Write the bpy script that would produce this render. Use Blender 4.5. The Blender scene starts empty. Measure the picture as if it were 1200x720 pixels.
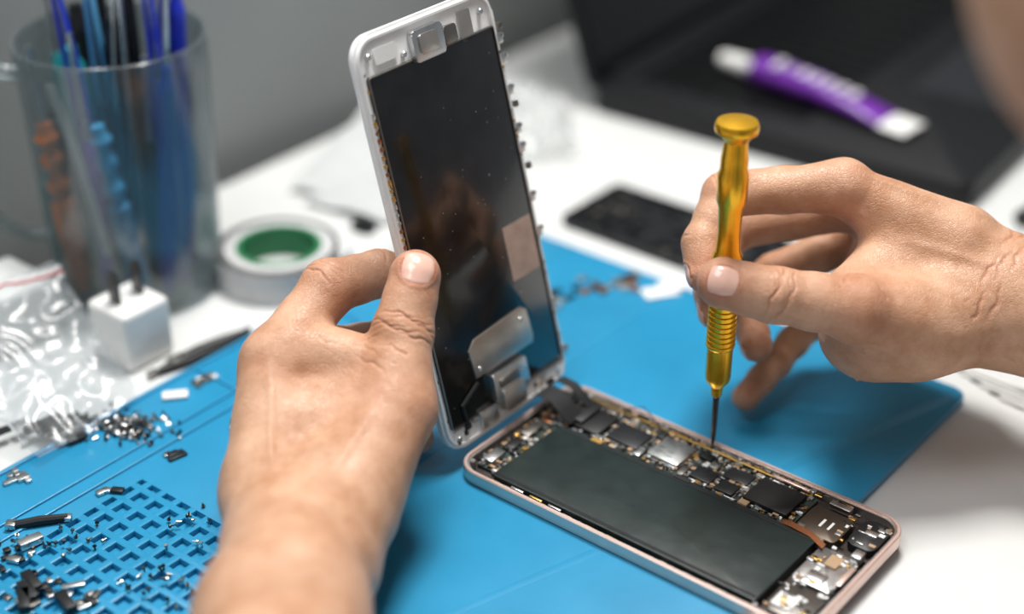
import bpy, bmesh, math, random
import numpy as np
from mathutils import Vector, Matrix, noise
S=.01; TZ=75.0
random.seed(7); np.random.seed(7)
def P3(x,y,z): return np.array([float(x),float(y),float(z)])
def lin(c):
    c=c.lstrip('#'); r=[int(c[i:i+2],16)/255 for i in (0,2,4)]
    return tuple((x/12.92 if x<=.04045 else ((x+.055)/1.055)**2.4) for x in r)+(1,)
def mat(name,col,rough=.5,metal=0,var=.12,vs=120,bump=0,bs=900,coat=0,spec=.5,sss=0,rvar=0):
    m=bpy.data.materials.new(name); m.use_nodes=True; N=m.node_tree.nodes; L=m.node_tree.links
    p=N['Principled BSDF']; c=lin(col) if isinstance(col,str) else col
    tc=N.new('ShaderNodeTexCoord'); n=N.new('ShaderNodeTexNoise'); n.inputs['Scale'].default_value=vs; n.inputs['Detail'].default_value=4
    L.new(tc.outputs['Object'],n.inputs['Vector'])
    r=N.new('ShaderNodeValToRGB'); r.color_ramp.elements[0].position=.3; r.color_ramp.elements[1].position=.7
    r.color_ramp.elements[0].color=tuple(max(0,x*(1-var)) for x in c[:3])+(1,)
    r.color_ramp.elements[1].color=tuple(min(1,x*(1+var)) for x in c[:3])+(1,)
    L.new(n.outputs['Fac'],r.inputs['Fac']); L.new(r.outputs['Color'],p.inputs['Base Color'])
    p.inputs['Roughness'].default_value=rough; p.inputs['Metallic'].default_value=metal
    p.inputs['Coat Weight'].default_value=coat; p.inputs['Specular IOR Level'].default_value=spec
    if bump:
        n2=N.new('ShaderNodeTexNoise'); n2.inputs['Scale'].default_value=bs; n2.inputs['Detail'].default_value=3
        L.new(tc.outputs['Object'],n2.inputs['Vector'])
        b=N.new('ShaderNodeBump'); b.inputs['Strength'].default_value=bump; b.inputs['Distance'].default_value=.0005
        L.new(n2.outputs['Fac'],b.inputs['Height']); L.new(b.outputs['Normal'],p.inputs['Normal'])
    if rvar:
        mr=N.new('ShaderNodeMapRange'); mr.inputs['To Min'].default_value=max(0,rough-rvar); mr.inputs['To Max'].default_value=rough+rvar
        L.new(n.outputs['Fac'],mr.inputs['Value']); L.new(mr.outputs['Result'],p.inputs['Roughness'])
    return m
def film(name,tint,base,gloss_rough=.08,a0=.12,a1=.8,bump=.3,bs=300,blend=.35,gl=.06,spec=.5):
    m=bpy.data.materials.new(name); m.use_nodes=True; N=m.node_tree.nodes; L=m.node_tree.links
    p=N['Principled BSDF']; out=N['Material Output']
    p.inputs['Base Color'].default_value=lin(base); p.inputs['Roughness'].default_value=gloss_rough; p.inputs['Specular IOR Level'].default_value=spec
    t=N.new('ShaderNodeBsdfTransparent'); t.inputs['Color'].default_value=lin(tint)
    lw=N.new('ShaderNodeLayerWeight'); lw.inputs['Blend'].default_value=blend
    tc=N.new('ShaderNodeTexCoord'); n=N.new('ShaderNodeTexNoise'); n.inputs['Scale'].default_value=bs; n.inputs['Detail'].default_value=3
    L.new(tc.outputs['Object'],n.inputs['Vector'])
    b=N.new('ShaderNodeBump'); b.inputs['Strength'].default_value=bump; b.inputs['Distance'].default_value=.001
    L.new(n.outputs['Fac'],b.inputs['Height']); L.new(b.outputs['Normal'],p.inputs['Normal']); L.new(b.outputs['Normal'],lw.inputs['Normal'])
    mr=N.new('ShaderNodeMapRange'); mr.inputs['To Min'].default_value=a0; mr.inputs['To Max'].default_value=a1
    L.new(lw.outputs['Facing'],mr.inputs['Value'])
    g=N.new('ShaderNodeBsdfGlossy'); g.inputs['Roughness'].default_value=gloss_rough; g.inputs['Color'].default_value=(.9,.9,.9,1); L.new(b.outputs['Normal'],g.inputs['Normal'])
    mx=N.new('ShaderNodeMixShader'); L.new(mr.outputs['Result'],mx.inputs['Fac'])
    L.new(t.outputs[0],mx.inputs[1]); L.new(p.outputs[0],mx.inputs[2])
    m2=N.new('ShaderNodeMixShader'); m2.inputs['Fac'].default_value=gl; L.new(mx.outputs[0],m2.inputs[1]); L.new(g.outputs[0],m2.inputs[2]); L.new(m2.outputs[0],out.inputs['Surface'])
    return m
def basis(o,x,y,z):
    M=Matrix.Identity(4)
    for i in range(3):
        M[i][0]=x[i];M[i][1]=y[i];M[i][2]=z[i];M[i][3]=o[i]
    return M
class B:
    def __init__(s,M=None): s.v=[];s.f=[];s.mi=[];s.M=M or Matrix.Identity(4)
    def add(s,bm,mi,M=None):
        T=s.M@M if M is not None else s.M
        o=len(s.v); bm.verts.index_update()
        for v in bm.verts: s.v.append(tuple(T@v.co))
        for f in bm.faces: s.f.append([o+v.index for v in f.verts]); s.mi.append(mi)
        bm.free()
    def raw(s,vs,fs,mi,M=None):
        T=s.M@M if M is not None else s.M
        o=len(s.v)
        for v in vs: s.v.append(tuple(T@Vector(v)))
        for f in fs: s.f.append([o+i for i in f]); s.mi.append(mi)
    def box(s,c,d,mi=0,bev=0,rz=0,seg=2,M=None):
        bm=bmesh.new(); bmesh.ops.create_cube(bm,size=1)
        for v in bm.verts: v.co=Vector((v.co.x*d[0],v.co.y*d[1],v.co.z*d[2]))
        if bev: bmesh.ops.bevel(bm,geom=bm.edges[:],offset=bev,segments=seg,profile=.5,affect='EDGES')
        T=Matrix.Translation(c)@Matrix.Rotation(rz,4,'Z')
        s.add(bm,mi,(M@T) if M is not None else T)
    def rr(s,x0,x1,y0,y1,r,n=8):
        P=[]
        for cx,cy,a0 in ((x1-r,y1-r,0),(x0+r,y1-r,90),(x0+r,y0+r,180),(x1-r,y0+r,270)):
            for i in range(n+1):
                a=math.radians(a0+90*i/n); P.append((cx+r*math.cos(a),cy+r*math.sin(a)))
        return P
    def prism(s,P,z0,z1,mi=0,bev=0,M=None):
        bm=bmesh.new(); n=len(P)
        lo=[bm.verts.new((x,y,z0)) for x,y in P]; hi=[bm.verts.new((x,y,z1)) for x,y in P]
        bm.faces.new(lo[::-1]); t=bm.faces.new(hi)
        for i in range(n): bm.faces.new((lo[i],lo[(i+1)%n],hi[(i+1)%n],hi[i]))
        if bev: bmesh.ops.bevel(bm,geom=list(t.edges),offset=bev,segments=2,profile=.5,affect='EDGES')
        s.add(bm,mi,M)
    def plate(s,x0,x1,y0,y1,z0,z1,r,mi=0,bev=0,M=None): s.prism(s.rr(x0,x1,y0,y1,r),z0,z1,mi,bev,M)
    def ring(s,x0,x1,y0,y1,z0,z1,r,w,mi=0,M=None):
        O=s.rr(x0,x1,y0,y1,r);I=s.rr(x0+w,x1-w,y0+w,y1-w,max(.02,r-w)); n=len(O)
        e=min(.06,w*.3)
        O2=s.rr(x0+e,x1-e,y0+e,y1-e,max(.02,r-e))
        vs=[(x,y,z0+e) for x,y in O]+[(x,y,z1-e) for x,y in O]+[(x,y,z1) for x,y in O2]+[(x,y,z1) for x,y in I]+[(x,y,z0) for x,y in I]+[(x,y,z0) for x,y in O2]
        fs=[]
        for k in range(6):
            a=k*n;b=((k+1)%6)*n
            for i in range(n): j=(i+1)%n; fs.append((a+i,a+j,b+j,b+i))
        s.raw(vs,fs,mi,M)
    def tube(s,path,rad,mi=0,n=12,cap=True,M=None,flat=1):
        P=[Vector(p) for p in path]; rad=rad if hasattr(rad,'__len__') else [rad]*len(P)
        vs=[];fs=[];t=(P[1]-P[0]).normalized(); u=t.orthogonal().normalized()
        for i,p in enumerate(P):
            tt=((P[min(i+1,len(P)-1)]-P[max(i-1,0)])).normalized()
            u=(u-tt*u.dot(tt)).normalized(); w=tt.cross(u)
            for k in range(n):
                a=2*math.pi*k/n; vs.append(p+(u*math.cos(a)+w*math.sin(a)*flat)*rad[i])
        for i in range(len(P)-1):
            for k in range(n):
                fs.append((i*n+k,i*n+(k+1)%n,(i+1)*n+(k+1)%n,(i+1)*n+k))
        if cap: fs.append(tuple(range(n))[::-1]); fs.append(tuple((len(P)-1)*n+k for k in range(n)))
        s.raw(vs,fs,mi,M)
    def lathe(s,prof,mi=0,n=48,M=None,mis=None):
        vs=[];fs=[];m=[]
        for r,z in prof:
            for k in range(n):
                a=2*math.pi*k/n; vs.append((r*math.cos(a),r*math.sin(a),z))
        for i in range(len(prof)-1):
            fs=[]
            for k in range(n): fs.append((i*n+k,i*n+(k+1)%n,(i+1)*n+(k+1)%n,(i+1)*n+k))
            if i==0: base=len(s.v); s.raw(vs,fs,mis[i] if mis else mi,M)
            else:
                for f in fs: s.f.append([base+q for q in f]); s.mi.append(mis[i] if mis else mi)
    def ribbon(s,path,wv,th,mi=0,M=None):
        vs=[];fs=[]
        P=[Vector(p) for p in path]; wv=Vector(wv)
        for i,p in enumerate(P):
            t=(P[min(i+1,len(P)-1)]-P[max(i-1,0)]).normalized(); nn=t.cross(wv).normalized()*th/2
            vs+= [p-wv/2-nn,p+wv/2-nn,p+wv/2+nn,p-wv/2+nn]
        for i in range(len(P)-1):
            for k in range(4): fs.append((i*4+k,i*4+(k+1)%4,i*4+4+(k+1)%4,i*4+4+k))
        fs.append((3,2,1,0)); q=len(P)*4-4; fs.append((q,q+1,q+2,q+3))
        s.raw(vs,fs,mi,M)
    def done(s,name,mats,smooth=True,parent=None,recalc=True,ang=.6):
        V=np.array(s.v); o=V.mean(0); o[2]=V[:,2].min()
        me=bpy.data.meshes.new(name); me.from_pydata(((V-o)*S).tolist(),[],s.f)
        for m in mats: me.materials.append(m)
        me.polygons.foreach_set('material_index',s.mi)
        bm=bmesh.new(); bm.from_mesh(me)
        if recalc: bmesh.ops.recalc_face_normals(bm,faces=bm.faces[:])
        for f in bm.faces: f.smooth=smooth
        for e in bm.edges:
            if len(e.link_faces)==2 and e.calc_face_angle(0)>ang: e.smooth=False
        bm.to_mesh(me); bm.free()
        ob=bpy.data.objects.new(name,me); bpy.context.collection.objects.link(ob)
        ob.location=((o[0])*S,o[1]*S,(o[2]+TZ)*S)
        if parent: ob.parent=parent; ob.matrix_parent_inverse=Matrix.Translation(-parent.location)
        return ob
def empty(name,loc):
    e=bpy.data.objects.new(name,None); bpy.context.collection.objects.link(e); e.location=(loc[0]*S,loc[1]*S,(loc[2]+TZ)*S); e.empty_display_size=.02; return e
# ---------------- axes
a=Vector((.627,.779,0)).normalized(); b=Vector((a.y,-a.x,0)); Z=Vector((0,0,1))
# ---------------- SDF
def rc(P,p,q,r1,r2):
    ba=q-p; h=np.clip(((P-p)@ba)/(ba@ba),0,1); return np.linalg.norm(P-p-h[:,None]*ba,axis=1)-(r1+(r2-r1)*h)
def el(P,c,A,r):
    q=(P-c)@np.array(A).T; r=np.array(r); k0=np.linalg.norm(q/r,axis=1); k1=np.linalg.norm(q/(r*r),axis=1)+1e-9; return k0*(k0-1)/k1
def smin(x,y,k):
    h=np.maximum(k-np.abs(x-y),0)/k; return np.minimum(x,y)-h*h*k*.25
def surfnets(F,o,h):
    C=F[:-1,:-1,:-1].shape; acc=np.zeros(C+(3,)); cnt=np.zeros(C,int)
    cor=[(0,0,0),(1,0,0),(0,1,0),(1,1,0),(0,0,1),(1,0,1),(0,1,1),(1,1,1)]
    g=lambda c:F[c[0]:c[0]+C[0],c[1]:c[1]+C[1],c[2]:c[2]+C[2]]
    for i in range(8):
        for j in range(i+1,8):
            d=np.array(cor[j])-np.array(cor[i])
            if abs(d).sum()!=1: continue
            x=g(cor[i]);y=g(cor[j]); m=(x<0)!=(y<0); t=np.where(m,x/np.where(m,x-y,1),0)
            for k in range(3): acc[...,k]+=np.where(m,cor[i][k]+t*d[k],0)
            cnt+=m
    act=cnt>0; idx=-np.ones(C,int); idx[act]=np.arange(act.sum())
    I=np.argwhere(act); V=(acc[act]/cnt[act][:,None]+I)*h+o
    Q=[]
    for ax in range(3):
        sl=lambda k:tuple(slice(k,F.shape[ax]-1+k) if q==ax else slice(1,-1) for q in range(3))
        x=F[sl(0)];y=F[sl(1)]; m=(x<0)!=(y<0); P=np.argwhere(m); inside=(x<0)[m]
        P=P+np.array([0 if q==ax else 1 for q in range(3)])
        e1=(ax+1)%3;e2=(ax+2)%3
        def off(d1,d2):
            R=P.copy();R[:,e1]+=d1;R[:,e2]+=d2; return idx[R[:,0],R[:,1],R[:,2]]
        q=np.stack([off(-1,-1),off(0,-1),off(0,0),off(-1,0)],1); q[~inside]=q[~inside][:,::-1]; Q.append(q)
    return V,np.concatenate(Q)
def subdiv(V,Q):
    n=len(V); E=np.concatenate([np.sort(Q[:,[i,(i+1)%4]],1) for i in range(4)]); U,inv=np.unique(E,axis=0,return_inverse=True); inv=inv.reshape(4,-1)
    em=V[U].mean(1); fm=V[Q].mean(1); ne=len(U); fi=n+ne+np.arange(len(Q)); ei=inv+n
    nq=[np.stack([Q[:,i],ei[i],fi,ei[(i-1)%4]],1) for i in range(4)]
    return np.concatenate([V,em,fm]),np.concatenate(nq)
def relax(V,Q):
    acc=np.zeros_like(V);c=np.zeros(len(V))
    for i in range(4):
        for j in (1,3):
            np.add.at(acc,Q[:,i],V[Q[:,(i+j)%4]]); np.add.at(c,Q[:,i],1)
    return acc/np.maximum(c,1)[:,None]
def evalc(f,P,n=200000): return np.concatenate([f(P[i:i+n]) for i in range(0,len(P),n)])
def grad(f,P,e=.01):
    d0=evalc(f,P); G=np.stack([evalc(f,P+np.eye(3)[i]*e)-d0 for i in range(3)],1)/e
    return d0,G/np.maximum(np.linalg.norm(G,axis=1),1e-6)[:,None]
def mesh_sdf(f,lo,hi,h,nsub):
    lo=np.array(lo,float);hi=np.array(hi,float); n=np.ceil((hi-lo)/h).astype(int)+1
    g=np.stack(np.meshgrid(*[lo[i]+h*np.arange(n[i]) for i in range(3)],indexing='ij'),-1).reshape(-1,3)
    F=evalc(f,g).reshape(n); V,Q=surfnets(F,lo,h)
    for k in range(nsub+1):
        V=relax(V,Q); d,G=grad(f,V); V=V-G*d[:,None]
        if k<nsub: V,Q=subdiv(V,Q)
    d,G=grad(f,V); V=V-G*d[:,None]
    return V,Q,G
def sdf_obj(name,V,Q,mats,parent,tone=None):
    o=V.mean(0); me=bpy.data.meshes.new(name); me.from_pydata(((V-o)*S).tolist(),[],Q.tolist())
    for m in mats: me.materials.append(m)
    me.polygons.foreach_set('use_smooth',[True]*len(Q))
    if tone is not None:
        at=me.attributes.new('tone','FLOAT','POINT'); at.data.foreach_set('value',tone.astype(np.float32))
    ob=bpy.data.objects.new(name,me); bpy.context.collection.objects.link(ob); ob.location=(o[0]*S,o[1]*S,(o[2]+TZ)*S)
    if parent: ob.parent=parent; ob.matrix_parent_inverse=Matrix.Translation(-parent.location)
    return ob
# ---------------- materials
def skin_mat():
    m=bpy.data.materials.new('skin'); m.use_nodes=True; N=m.node_tree.nodes; L=m.node_tree.links; p=N['Principled BSDF']
    tc=N.new('ShaderNodeTexCoord')
    n=N.new('ShaderNodeTexNoise'); n.inputs['Scale'].default_value=55; n.inputs['Detail'].default_value=8; n.inputs['Roughness'].default_value=.66; L.new(tc.outputs['Object'],n.inputs['Vector'])
    r=N.new('ShaderNodeValToRGB'); r.color_ramp.elements[0].position=.33; r.color_ramp.elements[1].position=.67
    r.color_ramp.elements[0].color=lin('#b98765'); r.color_ramp.elements[1].color=lin('#dcb092'); L.new(n.outputs['Fac'],r.inputs['Fac'])
    at=N.new('ShaderNodeAttribute'); at.attribute_name='tone'
    mx=N.new('ShaderNodeMix'); mx.data_type='RGBA'; L.new(at.outputs['Fac'],mx.inputs['Factor']); L.new(r.outputs['Color'],mx.inputs['A']); mx.inputs['B'].default_value=lin('#b0634b')
    L.new(mx.outputs['Result'],p.inputs['Base Color'])
    p.inputs['Roughness'].default_value=.44; p.inputs['Specular IOR Level'].default_value=.45
    p.inputs['Subsurface Weight'].default_value=.08; p.inputs['Subsurface Scale'].default_value=.0035
    p.inputs['Subsurface Radius'].default_value=(1,.4,.25)
    v=N.new('ShaderNodeTexVoronoi'); v.feature='DISTANCE_TO_EDGE'; v.inputs['Scale'].default_value=700
    n3=N.new('ShaderNodeTexNoise'); n3.inputs['Scale'].default_value=150
    L.new(tc.outputs['Object'],n3.inputs['Vector'])
    va=N.new('ShaderNodeVectorMath'); va.operation='MULTIPLY_ADD'; va.inputs[1].default_value=(.006,.006,.006); L.new(n3.outputs['Color'],va.inputs[0]); L.new(tc.outputs['Object'],va.inputs[2])
    L.new(va.outputs[0],v.inputs['Vector'])
    n2=N.new('ShaderNodeTexNoise'); n2.inputs['Scale'].default_value=300; n2.inputs['Detail'].default_value=7; n2.inputs['Roughness'].default_value=.62; L.new(tc.outputs['Object'],n2.inputs['Vector'])
    mm=N.new('ShaderNodeMath'); mm.operation='MINIMUM'; mm.inputs[1].default_value=.11; L.new(v.outputs['Distance'],mm.inputs[0])
    m3=N.new('ShaderNodeMath'); m3.operation='MULTIPLY_ADD'; m3.inputs[1].default_value=4.5; L.new(mm.outputs[0],m3.inputs[0]); L.new(n2.outputs['Fac'],m3.inputs[2])
    bp=N.new('ShaderNodeBump'); bp.inputs['Strength'].default_value=.4; bp.inputs['Distance'].default_value=.0006; L.new(m3.outputs[0],bp.inputs['Height']); L.new(bp.outputs['Normal'],p.inputs['Normal'])
    return m
skin=skin_mat(); nailm=mat('nail','#e6baa8',.2,var=.05,vs=200,coat=.5)
silver=mat('silver_metal','#d2d4d4',.3,1,rvar=.1); steel=mat('dark_steel','#85817c',.35,1); goldm=mat('gold_contacts','#d8b066',.35,1)
blackm=mat('black_plastic','#131416',.4); chip=mat('chip_black','#1c1e21',.35,var=.2); white=mat('white_plastic','#e9e9e6',.35,var=.03)
tan=mat('tan_ceramic','#b09170',.6); pcb=mat('circuit_board','#2b3733',.45,var=.3,vs=300); copper=mat('copper_parts','#b57a55',.35,1)
# ---------------- room
t=B(); 
w0=Vector((-16.7,76.9,0)); 
def wl(s): p=w0+a*s; return (p.x,p.y)
P=[wl(-80),(80,wl(-80)[1]),(80,150),wl((150-w0.y)/a.y)]
t.prism(P,-3,0,0,.3)
for lx,ly in ((-50,22),(72,22),(72,142),(50,142)): t.box((lx,ly,-39),(5,5,72),1,.3)
t.done('worktable',[mat('table_white','#d8d9d7',.42,var=.03,vs=30,bump=.05),mat('table_legs','#8a8d8f',.4,1)])
t=B(basis(w0-a*150,a,-b,Z)); t.box((175,6,50),(350,8,250),0); t.done('wall_left',[mat('wall_paint','#989c9b',.75,var=.05,vs=8,bump=.1,bs=300)])
t=B(); t.box((40,60,-77),(400,400,4),0); t.done('floor',[mat('floor_grey','#77726c',.6,vs=6)])
# ---------------- mat
mo=Vector((-1.77,74,0)); mq=-a
MM=basis(mo,b,mq,Z)
bl=mat('silicone_blue','#278bb6',.33,var=.07,vs=25,bump=.12,bs=1500,rvar=.06,coat=.1); 
t=B(MM); L0,L1=0,46
t.plate(0,27.3,L0,L1,0,.15,.6,0)
lx0,lx1,ly0,ly1=4.7,12.5,26.2,40
def slab(x0,x1,y0,y1,z1=.4,bev=.05): t.box(((x0+x1)/2,(y0+y1)/2,(z1+.1)/2),(x1-x0,y1-y0,z1-.1),0,bev)
t.prism([(lx1,0)]+[(27.3-.6+.6*math.sin(x),.6-.6*math.cos(x)) for x in np.linspace(0,1.57,8)]+[(27.3,L1),(lx1,L1)],.1,.4,0,.06)
t.prism([(0,0),(lx1+.05,0),(lx1+.05,ly0),(0,ly0)],.1,.4,0,.03)
slab(0,lx0,ly0-.05,L1,.4,.03); slab(lx0-.02,lx1+.02,ly1,L1,.4,.03)
pitch=.86
x=lx0+pitch*.5
while x<lx1: t.box((x,(ly0+ly1)/2,.26),(.34,ly1-ly0+.1,.28),0,.07); x+=pitch
y=ly0+pitch*.5
while y<ly1: t.box(((lx0+lx1)/2,y,.262),(lx1-lx0+.1,.34,.28),0,.07); y+=pitch
for px_,q0,q1,w in ((.12,.3,46,.22),(2.9,12,46,.16),(3.7,12,46,.16)): t.box((px_,(q0+q1)/2,.43),(w,q1-q0,.14),0,.05)
for q in (12,19.5,24): t.box((1.5,q,.43),(2.8,.16,.14),0,.05)
t.done('silicone_repair_mat',[bl])
# ---------------- phone body
A0=Vector((-2.34,50.9,0))
MB=basis(A0+Z*.41,b,a,Z*.8)
rose=mat('rose_gold_frame','#f0d3c8',.33,.7,var=.04); inner=mat('housing_inner','#4a423e',.45,.6,var=.3,vs=200)
battery=mat('battery_black','#1e2a29',.32,var=.12,bump=.1,bs=260,rvar=.07); 
pm=[rose,inner,battery,chip,silver,goldm,pcb,white,tan,copper,blackm,steel,mat('bronze_box','#5a4f45',.35,.7)]
t=B(MB); Lp,Wp=15.8,7.8
t.ring(0,Lp,0,Wp,0,.7,1.05,.15,0); t.plate(.1,Lp-.1,.1,Wp-.1,0.02,.16,.95,1)
t.ring(.15,Lp-.15,.15,Wp-.15,.14,.6,.9,.1,4)
t.plate(1.65,13.5,.45,4.85,.16,.66,.12,2,.06)
t.plate(1.75,13.4,.57,.72,.655,.672,.02,3); t.plate(1.75,13.4,4.6,4.75,.655,.672,.02,3)
for i in range(3): t.box((3+i*.9,.33,.6),(.6,.1,.1),[4,5,4][i],.02)
t.plate(1.0,12.2,5.05,7.35,.2,.34,.15,6); t.plate(.45,1.5,.9,7.2,.2,.32,.1,6)
main=[(4.2,6.1,1.5,1.25,3,.2),(6.15,6.25,1.45,1.45,4,.24),(8.0,5.75,.95,.8,3,.2),(9.1,6.55,1.1,.75,3,.16),(9.15,5.6,.8,.7,3,.2),(2.6,6.0,1.2,1.5,10,.3),(10.9,6.2,1.9,1.6,10,.28),
 (7.4,6.9,.6,.4,3,.16),(10.1,5.35,.4,.5,8,.15),(2.6,7.1,.6,.3,11,.2),(5.15,5.4,.3,.5,4,.2),(8.0,6.5,.4,.35,4,.2),(5.2,7.0,.35,.5,3,.2),(3.2,5.25,.5,.25,4,.2),(7.2,5.5,.3,.6,11,.2)]
for x,y,w,h,m,z in main: t.box((x,y,.34+z/2),(w,h,z),m,.03)
for x,y,w,h,m,z in main[:5]: t.ring(x-w/2-.05,x+w/2+.05,y-h/2-.05,y+h/2+.05,.34,.4,.04,.04,4)
for i in range(9): t.box((6.15+random.uniform(-.5,.5),6.25+random.uniform(-.5,.5),.585),(.25,.03,.006),11)
t.plate(12.4,14.1,5.0,6.7,.16,.62,.25,12,.04)
for k in (0,1): t.box((13.15+.35*k,5.85,.625),(.1,.5,.012),7,0)
t.box((12.6,5.2,.63),(.25,.25,.02),4)
t.plate(13.75,15.3,2.5,4.7,.16,.55,.15,4,.04); t.plate(13.9,15.4,.5,2.3,.16,.52,.2,11,.05)
t.box((14.5,3.0,.6),(.7,.5,.1),4,.03);t.box((14.6,4.1,.6),(.5,.7,.12),8,.03);t.box((14.3,1.2,.56),(.8,.8,.1),7,.05)
t.plate(14.3,15.45,5.4,7.2,.16,.6,.4,10,.05); t.box((15.1,5.0,.5),(.4,.5,.4),4,.04); t.box((13.2,7.2,.5),(.9,.3,.3),4,.04)
t.box((14.9,6.4,.62),(.5,.3,.1),4,.03); t.box((15.35,3.6,.66),(.2,1.2,.05),0,.02)
# flex ribbons crossing the board edge
t.ribbon([(11.9,5.0,.62),(12.3,4.95,.74),(13.2,4.9,.7),(13.9,4.6,.66)],(0,.3,0),.03,9)
t.ribbon([(3.5,5.0,.6),(3.5,4.95,.7),(3.5,4.7,.69)],(.5,0,0),.03,5); t.ribbon([(7.6,5.05,.6),(7.6,4.95,.7),(7.6,4.72,.69)],(.7,0,0),.03,10)
for x,y,w,h,m,z in ((.8,1.6,.5,.9,4,.4),(.85,2.8,.45,.8,10,.3),(.8,4.0,.5,1.0,11,.35),(.85,5.2,.5,.7,9,.25),(.8,6.5,.7,.9,10,.4),(.6,3.3,.2,.25,5,.4)): t.box((x,y,.2+z/2),(w,h,z),m,.04)
for x,y in ((.45,.7),(.45,7.1),(1.3,7.4),(5.1,7.45),(8.6,7.45),(11.9,7.4),(13.6,4.9),(15.4,.9),(15.3,6.9),(13.6,.3),(7.3,5.0),(3.3,5.1)):
    t.lathe([(.0,.72),(.1,.72),(.13,.68),(.13,.3)],4,12,Matrix.Translation((x,y,-.05)))
def free(x,y):
    return all(abs(x-m[0])>m[2]/2+.04 or abs(y-m[1])>m[3]/2+.04 for m in main)
n=0
while n<760:
    x=random.uniform(1.1,12.1);y=random.uniform(5.1,7.3)
    if random.random()<.12: x=random.uniform(.45,1.5);y=random.uniform(.8,7.1)
    elif not free(x,y): continue
    w,h=random.choice([(.05,.1),(.1,.05),(.08,.15),(.15,.08),(.18,.18),(.06,.06),(.25,.12)])
    t.box((x,y,.36+.03),(w,h,random.uniform(.08,.2)),random.choice([4,4,4,8,7,3,5,10,11,8]),0); n+=1
for i in range(90):
    x=random.uniform(1,13.5); t.box((x,7.42+random.uniform(-.04,.04),.58),(random.uniform(.05,.3),.07,.06),random.choice([5,4,0,4]),0)
for i in range(80):
    x=random.uniform(13.7,15.4);y=random.uniform(.5,7.2); t.box((x,y,.58),(random.uniform(.05,.3),random.uniform(.05,.2),.12),random.choice([4,8,3,5,4,7]),.01)
for i in range(40):
    x=random.uniform(1.7,13.4); t.box((x,.34,.45),(random.uniform(.1,.5),.06,.06),random.choice([5,4,0,3]),0)
t.tube([(1.1,5.02,.45),(12.2,5.02,.45)],.025,4,6); t.tube([(1.1,7.35,.5),(12.3,7.35,.5)],.03,5,6)
t.box((11.0,7.3,.6),(1.6,.12,.1),0,.02)
t.tube([(3.2,6.9,.5),(3.3,7.3,.9),(3.9,7.5,1.2),(4.4,7.4,.9),(4.9,7.3,.5)],.025,10,6)
t.done('smartphone_body',pm)
# ---------------- display
th=math.radians(75); d=(-b*math.cos(th)+Z*math.sin(th)); Nn=a.cross(d)
MS=basis(A0+Z*1.16-b*.12,a,d,Nn); t=B(MS); Ls=16.8
plate=mat('display_backplate','#0f0f11',.19,var=.6,vs=90,bump=.03,bs=250,rvar=.07,coat=.45)
dm=[mat('display_white_bezel','#ececea',.35,var=.04),plate,silver,goldm,mat('foil_sticker','#bda395',.4,.3,var=.15,vs=150),blackm,steel,mat('bracket_grey','#b5b0a9',.3,.8,var=.1),copper]
t.plate(0,7.8,0,Ls,-.28,-.05,1.0,0,.08)
t.ring(.12,7.68,.12,Ls-.12,-.06,.06,.9,.12,0)
t.plate(.42,7.55,.95,15.3,-.05,.05,.15,1,.03)
t.plate(.5,7.5,.25,.85,-.05,.02,.1,0)
t.ring(.42,7.55,.95,15.3,-.03,.09,.15,.06,6)
t.plate(5.6,7.35,5.2,7.5,.05,.062,.05,4)
for i in range(40):
    x=random.uniform(.7,7.2); y=random.uniform(1.5,15); t.box((x,y,.052),(random.uniform(.02,.05),random.uniform(.02,.05),.006),2,0,rz=random.uniform(0,3))
t.prism([(2.3,2.4),(5.9,2.4),(6.0,2.7),(5.9,3.9),(5.6,4.1),(2.6,3.95),(2.2,3.6)],.05,.12,7,.02)
for k in range(2): t.lathe([(0,.14),(.1,.14),(.12,.1)],2,12,Matrix.Translation((2.6+2.9*k,2.7+.9*k,0)))
t.plate(3.0,5.1,1.0,2.2,.05,.3,.12,2,.04); t.plate(3.3,4.6,.5,1.4,.05,.42,.1,7,.04); t.box((3.9,1.7,.33),(1.2,.35,.08),6,.02)
t.plate(2.0,3.0,.3,1.0,.0,.2,.1,2,.03)
t.tube([(1.3,.9,.08),(1.2,1.7,.1),(2.3,2.2,.1)],.09,5,8)
t.plate(2.9,4.6,15.1,16.3,0,.22,.15,2,.05); t.plate(3.2,4.2,15.35,16.1,.22,.3,.12,7,.03); t.plate(4.7,5.4,15.3,16.0,0,.15,.1,6,.03)
t.plate(5.7,6.4,15.1,16.3,.0,.05,.08,7); t.plate(1.0,2.2,15.6,16.2,0,.04,.1,0)
for h in (1.2,3.4,6.6,8.1,10.2,11.0,12.6,13.9,14.7):
    t.box((7.78,h,.02),(.34,.42,.1),2,.03); t.box((7.92,h+.1,.02),(.1,.16,.22),2,.02)
for h in (15.2,12.0,9.4): t.box((7.85,h,.1),(.2,.25,.2),6,.03)
for i in range(22): t.box((.25,7.2+.32*i,.05),(.16,random.uniform(.12,.24),.1),random.choice([3,3,8,2]),.015)
for i in range(30): t.box((random.choice([.3,7.62]),random.uniform(1,15.5),.07),(.08,.12,.06),random.choice([2,3,6]),.01)
for i in range(14): t.box((random.uniform(.6,7.2),random.uniform(.25,.85),.05),(random.uniform(.1,.5),random.uniform(.08,.25),.1),random.choice([2,6,5,3]),.01)
for px_,py_ in ((.7,.5),(7.1,.6),(.7,16.0),(7.0,16.0),(2.5,15.6)): t.lathe([(0,.12),(.09,.12),(.12,.08),(.12,-.05)],2,12,Matrix.Translation((px_,py_,0)))
t.done('phone_display_assembly',dm)
t=B(MB); 
for (y,w,m) in ((5.6,1.0,0),(6.7,.5,0)):
    t.ribbon([(-.05,y,1.3),(.25,y,1.55),(.9,y,1.5),(1.5,y-.1,1.1),(2.0,y-.1,.75)],(0,w,0),.03,m)
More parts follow.
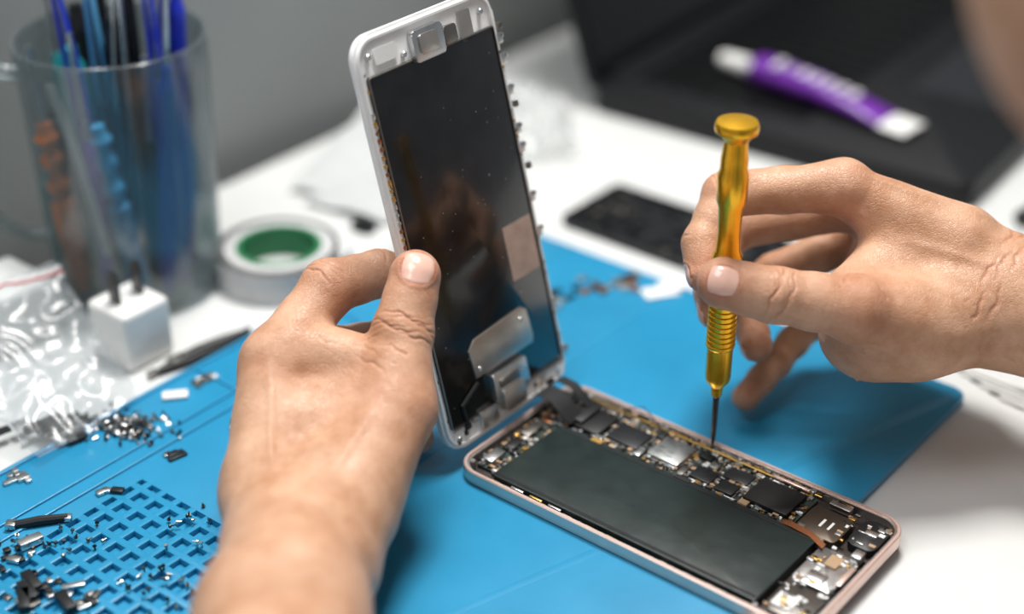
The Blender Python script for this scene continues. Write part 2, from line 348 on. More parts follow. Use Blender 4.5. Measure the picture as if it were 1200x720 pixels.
t.box((1.9,6.2,.75),(.8,1.6,.12),0,.03)
t.done('display_flex_cable',[blackm,copper])
# ---------------- screwdriver
tip=Vector((8.0,52.1,1.0))
MT=Matrix.Translation(tip)
gold=mat('gold_anodised','#ffc233',.27,.8,var=.03); shaft=mat('shaft_steel','#6a6660',.35,1)
prof=[(0,0),(.05,.02),(.09,.35),(.1,.4),(.13,2.3),(.2,2.4),(.24,2.8),(.46,3.1),(.5,3.3),(.5,4.6)]
for i in range(12): z=4.7+i*.22; prof+=[(.56,z),(.56,z+.1),(.5,z+.13),(.5,z+.2)]
prof+=[(.57,7.45),(.57,8.6),(.46,8.9),(.42,9.6),(.46,10.6),(.56,10.9),(.58,11.9),(.5,12.15),(.5,12.6),(.46,12.9),(.44,13.25),(.56,13.45),(.76,13.6),(.8,13.68),(.8,13.88),(.74,14.0),(.3,14.08),(0,14.09)]
mis=[1]*5+[0]*(len(prof)-6)
t=B(MT); t.lathe(prof,0,40,None,mis); t.done('precision_screwdriver',[gold,shaft],ang=.5)
# ---------------- hands (joint positions in cm, table frame)
tech=empty('technician',(30,5,0))
def bone(L,p,q,r1,r2,pinch=.93):
    m=(p+q)/2; rm=(r1+r2)/2*pinch; L.append((p,m,r1,rm)); L.append((m,q,rm,r2))
def make_hand(name,fingers,palm,ells,nails,lo,hi,creases,h=.16,nsub=1,tend=()):
    FL=[]
    for pts,rad in fingers:
        L=[]
        for i in range(len(pts)-1): bone(L,pts[i],pts[i+1],rad[i],rad[i+1])
        FL.append(L)
    def f(P):
        pd=None
        for p,q,r1,r2 in palm:
            x=rc(P,p,q,r1,r2); pd=x if pd is None else smin(pd,x,1.0)
        for c,A,r in ells: pd=smin(pd,el(P,c,A,r),.8)
        tot=pd
        for L in FL:
            fd=None
            for p,q,r1,r2 in L:
                x=rc(P,p,q,r1,r2); fd=x if fd is None else smin(fd,x,.3)
            tot=smin(tot,smin(fd,pd,.55),.07)
        w=np.sin(P[:,0]*1.9+np.sin(P[:,1]*1.3)*1.5)*np.sin(P[:,1]*2.1+np.sin(P[:,2]*1.7))*np.sin(P[:,2]*2.3+1)
        return tot-.03*w
    V,Q,G=mesh_sdf(f,lo,hi,h,nsub)
    tone=np.zeros(len(V))
    for pts,rad in fingers:
        for i,(p,w) in enumerate(zip(pts,(.3,.4,.25,.6)[-len(pts):])):
            tone=np.maximum(tone,w*np.exp(-((V-p)**2).sum(1)/(rad[i]*1.3)**2))
    for p,q,amp in tend:
        ba=q-p; hh=np.clip(((V-p)@ba)/(ba@ba),0,1); D=V-p-hh[:,None]*ba; D=D-(D*G).sum(1)[:,None]*G
        V=V+G*(amp*np.exp(-(D**2).sum(1)/.05)*np.sin(np.pi*np.clip(hh,0.02,.98)))[:,None]
    for J,tt,nn,offs,amp,w,ext in creases:
        D=V-J; x=D@tt; side=np.clip((D@nn)/ext*1.6,0,1); lat=np.linalg.norm(D-np.outer(x,tt),axis=1); sl=D@np.cross(tt,nn)
        for k,o_ in enumerate(offs):
            wob=.07*np.sin(sl*4.3+o_*9)+.03*np.sin(sl*11+k*2)+o_*.35*(sl/ext)**2
            g=np.exp(-((x-o_-wob)/w)**2)*side*(lat<ext*1.5)*(.55+.45*np.sin(sl*3+k*1.7)); V=V-G*(amp*g)[:,None]; tone=np.maximum(tone,g*.45)
    nb=B()
    for c,tt,nn,w,l in nails:
        tt=tt/np.linalg.norm(tt); nn=nn-tt*(nn@tt); nn/=np.linalg.norm(nn); ss=np.cross(tt,nn)
        nu,nv=14,16; pts=[]
        for i in range(nu+1):
            for j in range(nv+1):
                x=-1+2*i/nu; y=-1+2*j/nv
                X=x*math.sqrt(1-.36*y*y); Y=y*math.sqrt(1-.36*x*x)
                pts.append(c+ss*X*w*.62+tt*Y*l*.62+nn*2.2)
        Pn=np.array(pts)
        for it in range(30): Pn=Pn-nn*(f(Pn)-.03)[:,None]*.8
        ed=np.array([max(abs(-1+2*i/nu),abs(-1+2*j/nv)) for i in range(nu+1) for j in range(nv+1)])
        Pn=Pn-nn*(np.clip(ed-.86,0,1)*.5)[:,None]
        fs=[(i*(nv+1)+j,(i+1)*(nv+1)+j,(i+1)*(nv+1)+j+1,i*(nv+1)+j+1) for i in range(nu) for j in range(nv)]
        nb.raw([tuple(p) for p in Pn],fs,0)
        D=V-c; up_=(D@nn)>0; e=np.sqrt(((D@ss)/(w*.55))**2+((D@tt)/(l*.55))**2)
        near=up_&(np.linalg.norm(D,axis=1)<2.2)
        rim=np.exp(-((e-1.08)/.13)**2)*near
        V=V+G*(.035*np.exp(-((e-1.22)/.16)**2)*near*((D@tt)<l*.3))[:,None]; tone=np.maximum(tone,rim*.85)
    sdf_obj(name,V,Q,[skin],tech,tone)
    nb.done(name.replace('hand','fingernails'),[nailm],parent=tech)
    return f
def dors(pts):
    P0,P1,P2,P3_=pts[-4:]; return P1-(P0+P3_)/2
E3=np.eye(3)
eye=P3(0,0,37.7)   # thumbnails face up and back
# RIGHT
th_=[P3(12.57,50.62,8.17),P3(9.60,50.44,8.85),P3(7.69,50.65,9.23)]
idx=[P3(12.82,55.6,10.77),P3(8.34,55.97,10.22),P3(7.40,54.49,8.86),P3(7.40,53.43,8.04)]
mid=[P3(13.96,57.21,9.16),P3(8.99,57.79,7.78),P3(7.96,55.97,6.64),P3(7.95,53.75,6.19)]
rin=[P3(14.86,58.65,7.25),P3(10.96,58.59,5.18),P3(9.77,56.83,4.13),P3(9.91,55.05,3.86)]
pin=[P3(15.66,59.25,5.11),P3(12.76,58.44,2.93),P3(11.06,56.73,1.98),P3(9.65,54.91,1.43)]
wr=P3(19.13,53.25,6.94); el_=P3(41,38,5); fo=wr+(el_-wr)*.3
palm=[(P3(12.86,55.71,10.57),P3(17.08,54.35,8.82),1.0,1.6),(mid[0],P3(17.9,55.39,7.62),1.0,1.6),(rin[0],P3(18.36,55.75,6.25),1.0,1.5),(P3(15.61,59.07,5.2),P3(18.68,55.66,5.11),1.0,1.5),
 (P3(17.16,54.25,8.05),wr,1.8,2.1),(P3(18.22,54.88,5.76),wr,1.8,2.1),(wr,fo,2.25,2.9),(fo,el_,2.9,4.0),
 (P3(12.77,50.76,8.01),P3(15.73,51.96,6.71),1.2,1.8),(P3(15.73,51.96,6.71),wr,1.8,2.0),(P3(12.98,52.53,7.69),P3(15.29,54.59,8.24),1.1,1.4)]
ells=[(P3(14.2,52.42,5.97),E3,(2.35,1.9,1.8)),(P3(15.61,55.83,6.4),E3,(2.4,2.2,2.3))]
tdir=th_[2]-th_[1]
nails=[(th_[2]+tdir/np.linalg.norm(tdir)*.1,tdir,(eye-th_[2])/60+np.array([-.1,0,.15]),.95,.95)]
for pts,w in ((idx,.72),(mid,.75),(rin,.7),(pin,.55)):
    nails.append((pts[3],pts[3]-pts[2],dors(pts),w,w*1.1))
cr=[]
def crease(pts,i,offs=(-.16,0,.17),amp=.07,w=.045,ext=.8,n=None):
    tt=pts[min(i+1,len(pts)-1)]-pts[i-1]; tt=tt/np.linalg.norm(tt); nn=dors(pts) if n is None else n; nn=nn-tt*(nn@tt); nn=nn/np.linalg.norm(nn); cr.append((pts[i],tt,nn,offs,amp,w,ext))
for f_ in (idx,mid,rin,pin): crease(f_,1,(-.24,-.08,.08,.24)); crease(f_,2,(-.06,.08))
crease([th_[0]]+th_,2,(-.32,-.2,-.07,.05,.18,.32),.055,.045,.9,n=(eye-th_[1]))
# skin folds at the web between thumb and index, and on the wrist
cr.append((P3(13.0,52.0,8.6),P3(.9,.1,.42)/1.0,P3(-.3,-.6,.74),(-.5,-.1,.3),.05,.06,1.3))
cr.append((wr,(el_-wr)/np.linalg.norm(el_-wr),P3(-.2,-.5,.84),(-.5,-.2,.15),.045,.07,2.4))
tend=[(idx[0]+P3(0,-.3,.9),P3(18,54,10.5),.08),(mid[0]+P3(0,0,1),P3(18.5,55,9.9),.06),(P3(14,53.2,9.9),P3(18.6,52,9.0),.07)]
make_hand('right_hand',[(th_,[1.22,1.02,.95]),(idx,[1.05,.88,.78,.7]),(mid,[1.02,.88,.78,.7]),(rin,[.98,.84,.74,.66]),(pin,[.9,.74,.64,.58])],palm,ells,nails,(5.3,35,-.5),(46,68,17),cr,.2,2,tend)
# LEFT
lt=[P3(-4.26,47.95,5.58),P3(-4.01,50.03,7.57),P3(-3.59,51.39,9.10)]
li=[P3(-8.80,49.57,6.38),P3(-6.94,52.4,8.06),P3(-5.10,53.73,7.95),P3(-3.42,54.63,7.31)]
lm=[P3(-9.13,50.41,4.24),P3(-6.97,52.92,4.9),P3(-4.94,53.94,4.8),P3(-3.25,54.2,4.6)]
lr=[P3(-8.74,50.58,2.6),P3(-6.81,52.83,2.7),P3(-4.86,53.22,2.6),P3(-3.25,53.25,2.6)]
lp=[P3(-7.98,50.33,1.6),P3(-6.28,51.81,1.5),P3(-4.75,51.94,1.45),P3(-3.7,51.85,1.5)]
lw=P3(-7.17,42.06,3.6); lf=P3(-7.24,38.23,3.98); le=P3(-5,18,4.5)
palm=[(li[0],P3(-8.5,45.31,3.83),1.2,1.6),(lm[0],P3(-8.1,45.58,2.9),1.1,1.5),(lr[0],P3(-7.55,45.82,2.6),1.1,1.5),(lp[0],P3(-6.78,45.67,2.4),1.0,1.5),
 (P3(-8.5,45.31,3.83),P3(-7.7,41.83,3.42),1.6,1.85),(P3(-7.27,45.18,3.0),P3(-7.18,42.45,3.28),1.7,2.0),(P3(-6.01,45.08,3.82),P3(-6.32,41.99,3.29),1.8,1.85),(lw,lf,2.3,2.6),(lf,le,2.6,4.0),
 (lt[0],P3(-5.8,44.53,3.87),1.5,1.8),(P3(-4.76,49.32,6.4),P3(-7.9,50.0,6.7),1.0,1.2),(P3(-5.02,48.67,5.02),P3(-8.58,49.49,4.85),1.4,1.2)]
ells=[(P3(-6.44,48.12,3.88),E3,(2.6,2.2,2.4)),(P3(-7.8,47.79,4.11),E3,(2.2,2,2))]
tdir=lt[2]-lt[1]
nails=[(lt[2]+tdir/np.linalg.norm(tdir)*.16,tdir,(eye-lt[2])/60+np.array([.1,0,.1]),1.05,1.08)]
for pts,w in ((li,.72),(lm,.75),(lr,.7),(lp,.55)): nails.append((pts[3],pts[3]-pts[2],dors(pts),w,w*1.1))
cr=[]
for f_ in (li,lm,lr,lp): crease(f_,1,(-.24,-.08,.08,.24)); crease(f_,2,(-.06,.08))
crease([lt[0]]+lt,2,(-.34,-.2,-.07,.06,.2,.34),.055,.045,.95,n=(eye-lt[1]))
cr.append((P3(-5.4,49.2,7.2),P3(.55,.6,.58),P3(0,-.6,.8),(-.3,.05,.4),.05,.06,1.2))
tend=[(P3(-8.8,48.9,7.4),P3(-8.0,43.0,6.0),.08),(P3(-4.6,47.0,7.0),P3(-6.6,42.5,5.8),.08),(P3(-6.8,48.3,6.9),P3(-7.6,43.5,6.0),.06),(P3(-7.6,46.5,6.4),P3(-5.9,44.0,6.0),.04)]
make_hand('left_hand',[(lt,[1.45,1.1,.97]),(li,[1.15,1.06,.9,.74]),(lm,[1.1,.98,.84,.7]),(lr,[1.05,.9,.78,.68]),(lp,[.95,.8,.7,.6])],palm,ells,nails,(-14,13,-.8),(1,64,14),cr,.2,2,tend)
# ---------------- head + clothed body
hc=np.array([16.7,35.6,32.0]); fw=np.array([-.35,.72,-.6]); fw/=np.linalg.norm(fw); up=np.array([.1,.6,.8]); up-=fw*(up@fw); up/=np.linalg.norm(up); rt=np.cross(fw,up)
HA=np.array([rt,fw,up])
def hp(x,y,z): return hc+rt*x+fw*y+up*z
nk=np.array([26.,12,27])
def fh(P):
    d_=el(P,hp(0,-1,1.5),HA,(7.4,8.8,8.6)); d_=smin(d_,el(P,hp(0,2.2,-5),HA,(5.4,5.6,5.6)),3)
    d_=smin(d_,rc(P,hp(0,7.2,.5),hp(0,9.0,-2.2),.7,1.2),1.2)
    for s_ in (-1,1):
        d_=smin(d_,el(P,hp(s_*7.3,-1.2,-.5),HA,(.9,1.8,3.0)),.5)
        d_=-smin(-d_,el(P,hp(s_*3.1,8.1,1.2),HA,(1.7,1.3,1.1)),1.0)
        d_=smin(d_,el(P,hp(s_*3.1,6.6,1.2),HA,(1.25,1.2,1.1)),.2)
    d_=smin(d_,rc(P,hp(-1.8,7.2,-5.2),hp(1.8,7.2,-5.2),.55,.55),.6)
    d_=smin(d_,rc(P,hp(0,-3,-6),nk,5.0,6.0),2)
    return d_
V,Q,G=mesh_sdf(fh,(2,4,10),(36,50,50),.7,1)
sdf_obj('head',V,Q,[skin],tech,np.zeros(len(V)))
def fhair(P):
    d_=el(P,hp(0,-1.6,2.6),HA,(8.0,9.0,8.8)); q=(P-hc)@HA.T
    cut=(q[:,1]-2.5)*.8-(q[:,2]-4.5)*.9
    cut2=-(q[:,2]+5.5)
    return np.maximum(np.maximum(d_,cut),cut2)
V,Q,G=mesh_sdf(fhair,(2,18,14),(34,52,50),.7,1)
sdf_obj('hair',V,Q,[mat('hair_black','#15110f',.45,vs=600,bump=.6,bs=900)],tech)
ls=np.array([12.,1,23]); rs=np.array([43.,10,24])
def fc(P):
    d_=rc(P,ls+np.array([3,0,0]),rs-np.array([3,0,0]),6,6); d_=smin(d_,rc(P,(ls+rs)/2,np.array([30.,-4,-28]),11,13),6)
    d_=smin(d_,rc(P,ls,np.array([-1.,12.,9.]),6,5),3); d_=smin(d_,rc(P,rs,np.array([42.,30.,10.]),6,5.2),3)
    d_=smin(d_,rc(P,(ls+rs)/2,nk-np.array([0,3,2.]),7,6.6),3)
    for x in (19,39):
        d_=smin(d_,rc(P,np.array([x+.0,-4,-30]),np.array([x-2.,34,-27.]),8,6.3),3); d_=smin(d_,rc(P,np.array([x-2.,34,-27.]),np.array([x-2.,36,-70.]),6,4.6),2)
    return d_
V,Q,G=mesh_sdf(fc,(-12,-22,-74),(58,46,36),1.6,1)
sdf_obj('shirt_and_trousers',V,Q,[mat('cotton_grey','#5b6670',.85,vs=40,bump=.3,bs=700)],tech)
t=B()
for x in (17,37): t.tube([(x,32,-72),(x,36,-71),(x,44,-72.3),(x,50,-73)],[3.6,4.2,4,2.6],0,14)
t.done('shoes',[blackm],parent=tech)
t=B(Matrix.Translation((29,-6,-75))); t.lathe([(0,27),(15,27),(17,29),(17,32),(15,33),(0,33)],0,40)
t.lathe([(0,3),(3,3),(3,27.2),(0,27.2)],1,20); t.lathe([(0,0),(20,0),(20,1.5),(4,4),(0,4)],1,40); t.done('work_stool',[blackm,steel])
# ---------------- cup with tools
cc=Vector((-17.9,67.2,0)); MC=Matrix.Translation(cc)
cup=film('cup_plastic','#dbe1e2','#9da7a9',.14,.08,.5,.1,150,.25)
t=B(MC); H=12.6
t.lathe([(0,0),(3.7,0),(3.9,.15),(4.3,H),(4.2,H+.08),(4.12,H),(3.75,.6),(0,.5)],0,64)
hd=Vector((-.97,-.25,0)).normalized()
t.tube([hd*r+Z*z for r,z in ((4.2,11.2),(5.4,11.5),(6.6,10.9),(7.3,9.4),(7.3,7.2),(6.8,5.2),(5.8,3.8),(4.9,3.2),(4.0,3.1))],[.45,.4,.4,.4,.4,.4,.4,.4,.45],0,14,flat=.7)
t.done('plastic_tool_cup',[cup])
org=mat('orange_handle','#ff7d1a',.35); lblue=mat('light_blue_handle','#5db4e6',.35); dblue=mat('deep_blue_handle','#2438c8',.3); teal=mat('teal_handle','#1f959c',.4); dark=mat('dark_handle','#17181c',.4); purp=mat('violet_handle','#5038cc',.35)
hm=[org,lblue,dblue,teal,dark,purp,silver,white]
t=B(MC)
def tool(p0,p1,r,m,grip=True,blade=None):
    p0=Vector(p0);p1=Vector(p1); n=26; path=[p0.lerp(p1,i/n) for i in range(n+1)]
    rad=[r*(.75+.25*math.sin(i*1.6)) if (grip and 14<i<24) else r*(1 if 1<i<25 else .6) for i in range(n+1)]
    t.tube(path,rad,m,14)
    if blade:
        q=p1+(p1-p0).normalized()*blade; t.tube([p1,q],[.15,.12],6,10)
tool((-2.2,-2.2,.9),(-2.75,-2.5,9.4),.55,0,True,2.0); tool((.7,-2.9,.9),(-.2,-3.2,9.6),.52,1,True,0)
tool((-.9,-2.3,.9),(-1.0,-2.4,8.6),.3,5,False,5); tool((1.8,-2.2,.9),(2.9,-2.3,12),.4,2,False,4)
tool((2.3,.4,.9),(2.9,1.2,14.5),.4,2,False); tool((-.2,1.2,.9),(-1.0,2.2,15.5),.42,4,False); tool((1.0,.3,.9),(.8,.6,16),.35,4,False)
tool((-2.2,.9,.9),(-3.0,1.8,11),.4,3,False,3); tool((-2.9,-1.4,.9),(-3.1,-1.3,6.5),.6,3,False,6); tool((.2,2.5,.9),(1.9,2.8,15),.32,2,False)
tool((-1.2,2.4,.9),(-2.2,3.0,13),.6,4,False); tool((0,-.6,.9),(.3,-.2,13.5),.5,4,False); tool((1.5,1.8,.9),(2.6,2.4,11),.7,4,False); tool((-1.5,-.4,.9),(-1.9,0,12),.6,3,False); tool((1.2,-1.4,.9),(1.5,-1.2,8),.45,4,False,4)
tool((-2.6,-.2,.9),(-2.9,.2,9),.7,4,False); tool((.2,-1.6,.9),(-.3,-1.5,10),.6,4,False)
for (x0,y0,x1,y1,m) in ((-.9,-2,-1.6,-1.8,2),(.3,-1,.9,-1.2,6),(1.8,.2,2.5,.3,6),(-.4,-.3,-.6,-.4,1),(2.4,-1.6,2.2,-1.4,2)):
    for s_ in (-.12,.12): t.ribbon([(x0+s_,y0,1),(x0+s_*2.4,y0,6),((x0+x1)/2+s_*2.2,y1,11),(x1+s_,y1,15.5)],(.0,.55,0),.08,m)
t.ribbon([(-.6,-2.9,3),(-1.3,-3.1,8),(-2.0,-3.2,11.5)],(.4,.1,0),.05,7)
t.done('hand_tools_bundle',hm)
# ---------------- charger
t=B(basis(Vector((-16.9,60.6,0)),b,a,Z)); t.box((0,0,1.45),(2.6,2.6,2.88),0,.28,seg=5)
for s_ in (-.63,.63):
    P=[(-.32,0),(.32,0),(.32,1.35),(.2,1.6),(-.2,1.6),(-.32,1.35)]
    M=basis(Vector((0,s_,2.85)),Vector((1,0,0)),Vector((0,0,1)),Vector((0,-1,0)))
    t.prism(P,-.08,.08,1,.02,M); t.lathe([(0,-.09),(.12,-.09),(.12,.09),(0,.09)],2,14,M@Matrix.Translation((0,1.2,0)))
t.box((0,0,2.9),(1.1,1.9,.04),0,.015)
t.done('usb_power_adapter',[white,mat('prong_metal','#5c5a58',.35,1),blackm])
# ---------------- tape roll
t=B(Matrix.Translation((-11.3,68.1,0))); paper=mat('label_paper','#c6c6c6',.6,var=.06); green=mat('green_core','#1f7a4d',.5)
t.lathe([(1.85,0),(2.08,0),(2.08,1.55),(1.85,1.55),(1.85,0)],1,64)
for i in range(40):
    an=2*math.pi*i/40; t.box((1.84*math.cos(an),1.84*math.sin(an),.78),(.06,.1,1.3),1,0,rz=an)
t.lathe([(2.1,0),(2.62,0),(2.62,1.5),(2.1,1.5),(2.1,0)],0,64)
sp=[]; 
for i in range(150):
    an=i/150*2*math.pi*2.1-.33; r=2.66+.0+.85*(i/150)**1.8; sp.append((r*math.cos(an),r*math.sin(an),.76))
t.ribbon(sp,(0,0,1.5),.03,0)
for i in range(40):
    an=2*math.pi*i/40; t.box((2.635*math.cos(an),2.635*math.sin(an),.35),(.03,.02,.4),2,0,rz=an)
t.done('label_tape_roll',[paper,green,mat('tape_marks','#b26a55',.6)])
# ---------------- laptop
q=Vector((.58,.815,0)).normalized(); p=Vector((q.y,-q.x,0)); P0=Vector((4.6,88.1,0))
ML=basis(P0,p,q,Z); t=B(ML); lk=mat('laptop_shell','#101114',.5,var=.1,spec=.35); keym=mat('laptop_keys','#060708',.4,spec=.3); scr=mat('laptop_screen_glass','#040506',.15); pad=mat('touchpad','#222428',.4)
t.plate(0,23.5,0,35,.15,1.5,1.0,0,.1)
for r_ in range(6):
    for c_ in range(15): t.box((2.6+r_*1.85,3.6+c_*1.88,1.58),(1.6,1.62,.2),1,.08)
t.plate(15.5,22.3,11,22,1.49,1.52,.3,3)
ph=math.radians(108); dv=Vector((math.cos(ph),0,math.sin(ph))); nv_=Vector((math.sin(ph),0,-math.cos(ph)))
Ms=basis(Vector((.4,0,1.3)),Vector((0,1,0)),dv,nv_)
t.plate(0,35,0,23,-.5,0,.8,0,.05,M=Ms); t.plate(.9,34.1,1.4,22.2,-.01,.03,.2,2,M=Ms)
t.tube([(.3,2,1.4),(.3,33,1.4)],.5,0,14)
for x_ in (3,20): 
    for y_ in (3,32): t.lathe([(0,0),(.6,0),(.6,.2),(0,.2)],1,16,Matrix.Translation((x_,y_,0)))
t.done('laptop',[lk,keym,scr,pad])
# ---------------- purple glue tube
e0=Vector((12.6,90.2,0)); e1=Vector((22.4,80.8,0)); ex=(e1-e0).normalized(); ey=Vector((-ex.y,ex.x,0))
t=B(basis(e0+Z*2.62,ex,ey,Z)); n=24; secs=[(0,.38,.38,1),(.15,.45,.45,1),(2.0,.6,.6,1),(2.05,.3,.3,1),(2.5,.3,.3,1),(2.6,.82,.82,0),(3,.93,.9,0),(7,.98,.8,0),(10,1.08,.45,0),(11.6,1.15,.2,0),(11.65,1.15,.14,1),(13.4,1.18,.08,1)]
vs=[];
for x,ry,rz,m in secs:
    for k in range(n): an=2*math.pi*k/n; vs.append((x,ry*math.cos(an),rz*math.sin(an)-(.9-rz)*.85*(x>2.5)-(.1 if x<=2.5 else 0)))
bs=len(t.v); t.raw(vs,[],0)
for i in range(len(secs)-1):
    for k in range(n): t.f.append([bs+i*n+k,bs+i*n+(k+1)%n,bs+(i+1)*n+(k+1)%n,bs+(i+1)*n+k]); t.mi.append(secs[i][3] if i!=4 else 0)
t.f.append([bs+k for k in range(n)]); t.mi.append(1); t.f.append([bs+(len(secs)-1)*n+k for k in range(n)]); t.mi.append(1)
for i,(wd,ht) in enumerate(((.5,.9),(.18,.6),(.5,.6),(.46,.6),(.46,.6),(.5,.6),(.5,.6))):
    xx=4.4+i*.86; zz=.9-.075*i; TT=Matrix.Translation((0,-.15,0))@Matrix.Rotation(.25,4,'X')
    t.box((xx-wd/2+.08,0,zz),(.17,ht,.05),1,.02,M=TT)
    if wd>.2: t.box((xx+wd/2-.08,0,zz),(.17,ht*.9,.05),1,.02,M=TT); t.box((xx,ht*.42,zz),(wd,.16,.05),1,.02,M=TT); t.box((xx,-ht*.42,zz),(wd,.16,.05),1,.02,M=TT)
t.done('purple_glue_tube',[mat('purple_tube','#6d2a9c',.3,coat=.3),white])
# ---------------- dark broken phone part
t=B(basis(Vector((2.4,73.2,0)),b,a,Z)); t.ring(0,13,0,5.2,0,.5,.5,.18,0); t.plate(.1,12.9,.1,5.1,0,.3,.4,1)
for i in range(80): t.box((random.uniform(.4,12.6),random.uniform(.4,4.8),random.uniform(.3,.45)),(random.uniform(.1,1.2),random.uniform(.1,.7),.2),random.choice([0,1,0,2]),.02)
t.done('dismantled_phone_chassis',[blackm,chip,steel])
# ---------------- small parts
def parts(name,c,n,spread,mats,sizes,z=.42,L=None):
    t=B(Matrix.Translation(c))
    for i in range(n):
        w,h,k=random.choice(sizes); t.box((random.gauss(0,spread[0]),random.gauss(0,spread[1]),z+k/2),(w,h,k),random.randrange(len(mats)),.02,rz=random.choice([.68,.68,-.9,random.uniform(0,3)]))
    return t.done(name,mats)
sz=[(.5,.3,.15),(.3,.2,.1),(.8,.25,.12),(.25,.25,.12)]
parts('connector_parts',(4.3,66.0,0),16,(.9,.4),[silver,copper,chip,silver],[(.9,.5,.15),(.5,.3,.2),(.3,.3,.15),(1.2,.25,.12)])
parts('connector_parts',(2.3,64.9,0),6,(.25,.5),[silver,chip],sz)
parts('connector_parts',(-13.2,57.7,0),9,(.35,.2),[silver,steel,white],sz)
parts('connector_parts',(-19.6,50.6,0),7,(.3,.3),[white,silver],sz)
parts('connector_parts',(-15.7,49.9,0),6,(.25,.15),[chip,silver],sz)
parts('connector_parts',(-13.6,52.4,0),5,(.2,.2),[chip,silver],sz)
parts('connector_parts',(-16.7,43.7,0),24,(1.0,.5),[chip,silver,steel,blackm],sz+[(1.1,.4,.3)],.45)
parts('connector_parts',(-18.2,45.6,0),14,(.6,.5),[chip,silver,blackm],sz+[(.9,.4,.3)],.45)
parts('connector_parts',(-11.2,54.6,0),6,(.3,.3),[chip,silver],sz)
parts('connector_parts',(-7.6,72.6,0),5,(.5,.3),[blackm,chip],[(.9,.5,.4),(.5,.5,.3)],.0)
t=B(); t.box((7.0,65.4,.45),(1.7,1.0,.1),0,.02,rz=.3); t.box((7.6,65.9,.53),(1.3,.8,.04),0,.01,rz=.1); t.done('white_label_piece',[white])
t=B(); t.box((-14.3,56.5,.5),(1.1,.6,.16),0,.07,rz=.2); t.done('white_label_piece',[white])
def screws(name,c,n,s1,s2,z=.42):
    t=B(Matrix.Translation(c))
    for i in range(n):
        x,y=random.gauss(0,s1),random.gauss(0,s2); zz=z+max(0,.35*(1-abs(x)/s1/1.6)*(1-abs(y)/s2/1.6))*random.random()+.06
        M=Matrix.Translation((x,y,zz))@Matrix.Rotation(random.uniform(0,6.3),4,'Z')@Matrix.Rotation(random.choice([1.57,1.4,.2,2.8]),4,'X')
        t.lathe([(0,.1),(.07,.1),(.08,.06),(.08,.03),(.035,.03),(.035,-.12),(0,-.13)],random.choice([0,1,1,2]),8,M)
    t.done(name,[steel,blackm,silver])
screws('screw_pile',(-15.8,54.1,0),260,.8,.5); screws('loose_screws',(-12.6,43.8,0),30,1.0,.8,.45); screws('loose_screws',(-17.3,46.8,0),20,1.4,.6,.45); screws('loose_screws',(-12.0,47.6,0),16,.9,1.0,.45)
t=B(Matrix.Translation((-17.8,47.7,0))); t.tube([(-1.1,-.25,.55),(0,.05,.6),(1.0,.3,.55)],[.17,.19,.16],0,10); t.box((-1.0,-.2,.6),(.4,.4,.25),1,.04); t.box((1.0,.3,.55),(.3,.35,.2),1,.04); t.done('vibration_motor',[blackm,silver])
t=B(); 
p0=Vector((-15.7,58.6,.15)); p1=Vector((-12.0,62.4,.15)); dd=(p1-p0)/8; nr=Vector((-dd.y,dd.x,0)).normalized()
t.tube([p0+dd*i+nr*.28*math.sin(i/8*3.14)*1.2 for i in range(9)],[.1,.16,.2,.2,.22,.2,.2,.16,.12],0,8); t.tube([p0+dd*i-nr*.28*math.sin(i/8*3.14)*1.2+Z*.1 for i in range(9)],[.1,.16,.2,.2,.22,.2,.2,.16,.12],0,8)
t.box(p0.lerp(p1,.25)+Z*.2,(.8,.5,.3),1,.05,rz=.8); t.box(p0+Z*.1,(.5,.3,.25),1,.05,rz=.8)
t.done('small_tweezers',[blackm,steel])
t=B(basis(Vector((-22.9,62.2,0)),b,a,Z)); t.box((0,0,1.5),(3.4,3.4,3.0),0,.35,seg=4); t.box((0,-1.7,1.5),(1.4,.04,.6),1,.01); t.done('white_adapter_box',[white,blackm])
# ---------------- plastic bag
def sheet(name,c00,c10,c11,c01,nu,nv,amp,mats,seed,extra=None,bul=0,fr=.55,fine=.4):
    t=B(); vs=[];fs=[]; c=[Vector(x) for x in (c00,c10,c11,c01)]
    for i in range(nu+1):
        for j in range(nv+1):
            u=i/nu;v=j/nv; P=(c[0]*(1-u)+c[1]*u)*(1-v)+(c[3]*(1-u)+c[2]*u)*v
            q=Vector((P.x*fr+seed,P.y*fr,seed)); n1=noise.noise(q); n2=abs(noise.noise(q*2.1)); n3=abs(noise.noise(q*4.5))
            P=P+Z*(amp*(n1+.9*n2+fine*n3)+bul*math.sin(math.pi*u)*math.sin(math.pi*v))+Vector((n2,n3,0))*amp*.3
            vs.append(P)
    for i in range(nu):
        for j in range(nv): fs.append((i*(nv+1)+j,(i+1)*(nv+1)+j,(i+1)*(nv+1)+j+1,i*(nv+1)+j+1))
    t.raw(vs,fs,0)
    if extra: extra(t,vs,nu,nv)
    return t.done(name,mats,recalc=False,ang=3)
bagm=film('bag_film','#eceff1','#c3c9cc',.24,.10,.42,.0,40,.3,.04,.3); redz=mat('red_zip','#c8303a',.4)
def zip_(t,vs,nu,nv):
    for jj,m in ((nv-8,1),(nv-6,2),(nv-5,2)):
        t.tube([vs[i*(nv+1)+jj]+Z*.05 for i in range(nu+1)],.05,m,6)
    for k in range(34):
        x=-18.9+random.gauss(0,.6); y=54.0+random.gauss(0,.6); t.box((x,y,.6),(random.uniform(.3,.9),random.uniform(.2,.6),.12),random.choice([3,4,3]),.01,rz=.7)
sheet('zip_bag_of_chips',(-18.7,51.4,.75),(-15.7,55.9,.8),(-20.2,61.6,3.9),(-26.5,58.3,3.9),60,76,.42,[bagm,redz,white,chip,silver],3.3,zip_,.5,.42,.12)
pw=mat('white_paper_sheets','#bfc2c1',.6,var=.04)
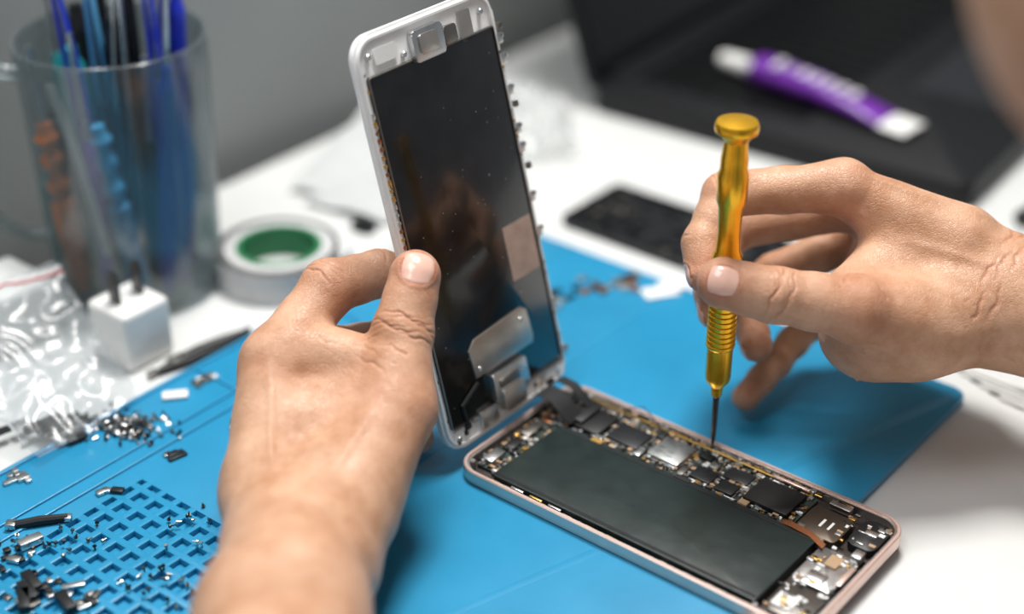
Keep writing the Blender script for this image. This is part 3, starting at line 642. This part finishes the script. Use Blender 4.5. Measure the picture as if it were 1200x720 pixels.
sheet('stacked_paper_sheets',(-11.0,75.5,.2),(-6.5,72.9,.2),(-3,79,.3),(-7.6,82.5,.3),20,20,.25,[pw],8.1,None,.5)
sheet('leaning_paper_sheet',(-12.0,77.0,.3),(-8.7,75.7,.3),(-2.7,84.3,1.6),(-6.4,87.2,3.0),20,20,.25,[pw],6.1,None,.3)
pl=film('wrap_film','#f4f5f5','#dcdede',.3,.25,.8,.3,90,.35,.05)
sheet('crumpled_plastic_wrap',(-.5,80,.3),(3.9,81,.3),(3.0,87.5,.4),(-3.0,92,.6),34,34,1.1,[pl],5.7,None,1.6)
sheet('paper_slip',(-6.5,69.5,.05),(-4.5,68.0,.05),(-2.5,74.5,.05),(-5.5,75.5,.05),14,14,.12,[pw],2.2)
t=B()
for i in range(7):
    o=Vector((19.2+i*.28,59.9-i*.5,.1+.0*i)); t.tube([o+Vector((0,0,0)),o+Vector((2,-2.0,.1)),o+Vector((4.5,-3.6,.15)),o+Vector((8,-5,.1))],.11,i%2,8)
t.done('white_charging_cables',[white,mat('cable_grey','#8d8f8f',.5)])
t=B(Matrix.Translation((27,73.5,0))); t.tube([(-.9,-.6,.5),(.3,.2,.6),(1.5,1,.6),(4,2,.5)],[.45,.55,.5,.25],0,14); t.done('black_cable_plug',[blackm])
# ---------------- lights
def area(n,loc,tgt,size,power,col):
    l=bpy.data.lights.new(n,'AREA'); l.shape='SQUARE'; l.size=size*S; l.energy=power; l.color=col
    o=bpy.data.objects.new(n,l); bpy.context.collection.objects.link(o); o.location=(loc[0]*S,loc[1]*S,(loc[2]+TZ)*S)
    dr=Vector(tgt)-Vector(loc); o.rotation_euler=dr.to_track_quat('-Z','Y').to_euler()
area('ceiling_lamp',(4,82,120),(5,52,0),34,19.5,(1,.975,.94))
area('left_area_light',(-34,25,110),(0,55,0),50,5,(.96,.98,1))  # weak, slightly cool area light from the near left
w=bpy.data.worlds.new('World'); bpy.context.scene.world=w; w.use_nodes=True
bg=w.node_tree.nodes['Background']; bg.inputs[0].default_value=(.9,.94,1,1); bg.inputs[1].default_value=.24
c=bpy.data.cameras.new('camera'); co=bpy.data.objects.new('camera',c); bpy.context.collection.objects.link(co)
co.location=(0,0,(37.7+TZ)*S); co.rotation_euler=(math.radians(59.8),0,0); c.lens=55.95; c.sensor_width=36; c.clip_start=.01
c.dof.use_dof=True; c.dof.focus_distance=.60; c.dof.aperture_fstop=2.7
bpy.context.scene.camera=co
bpy.context.scene.view_settings.view_transform='Standard'
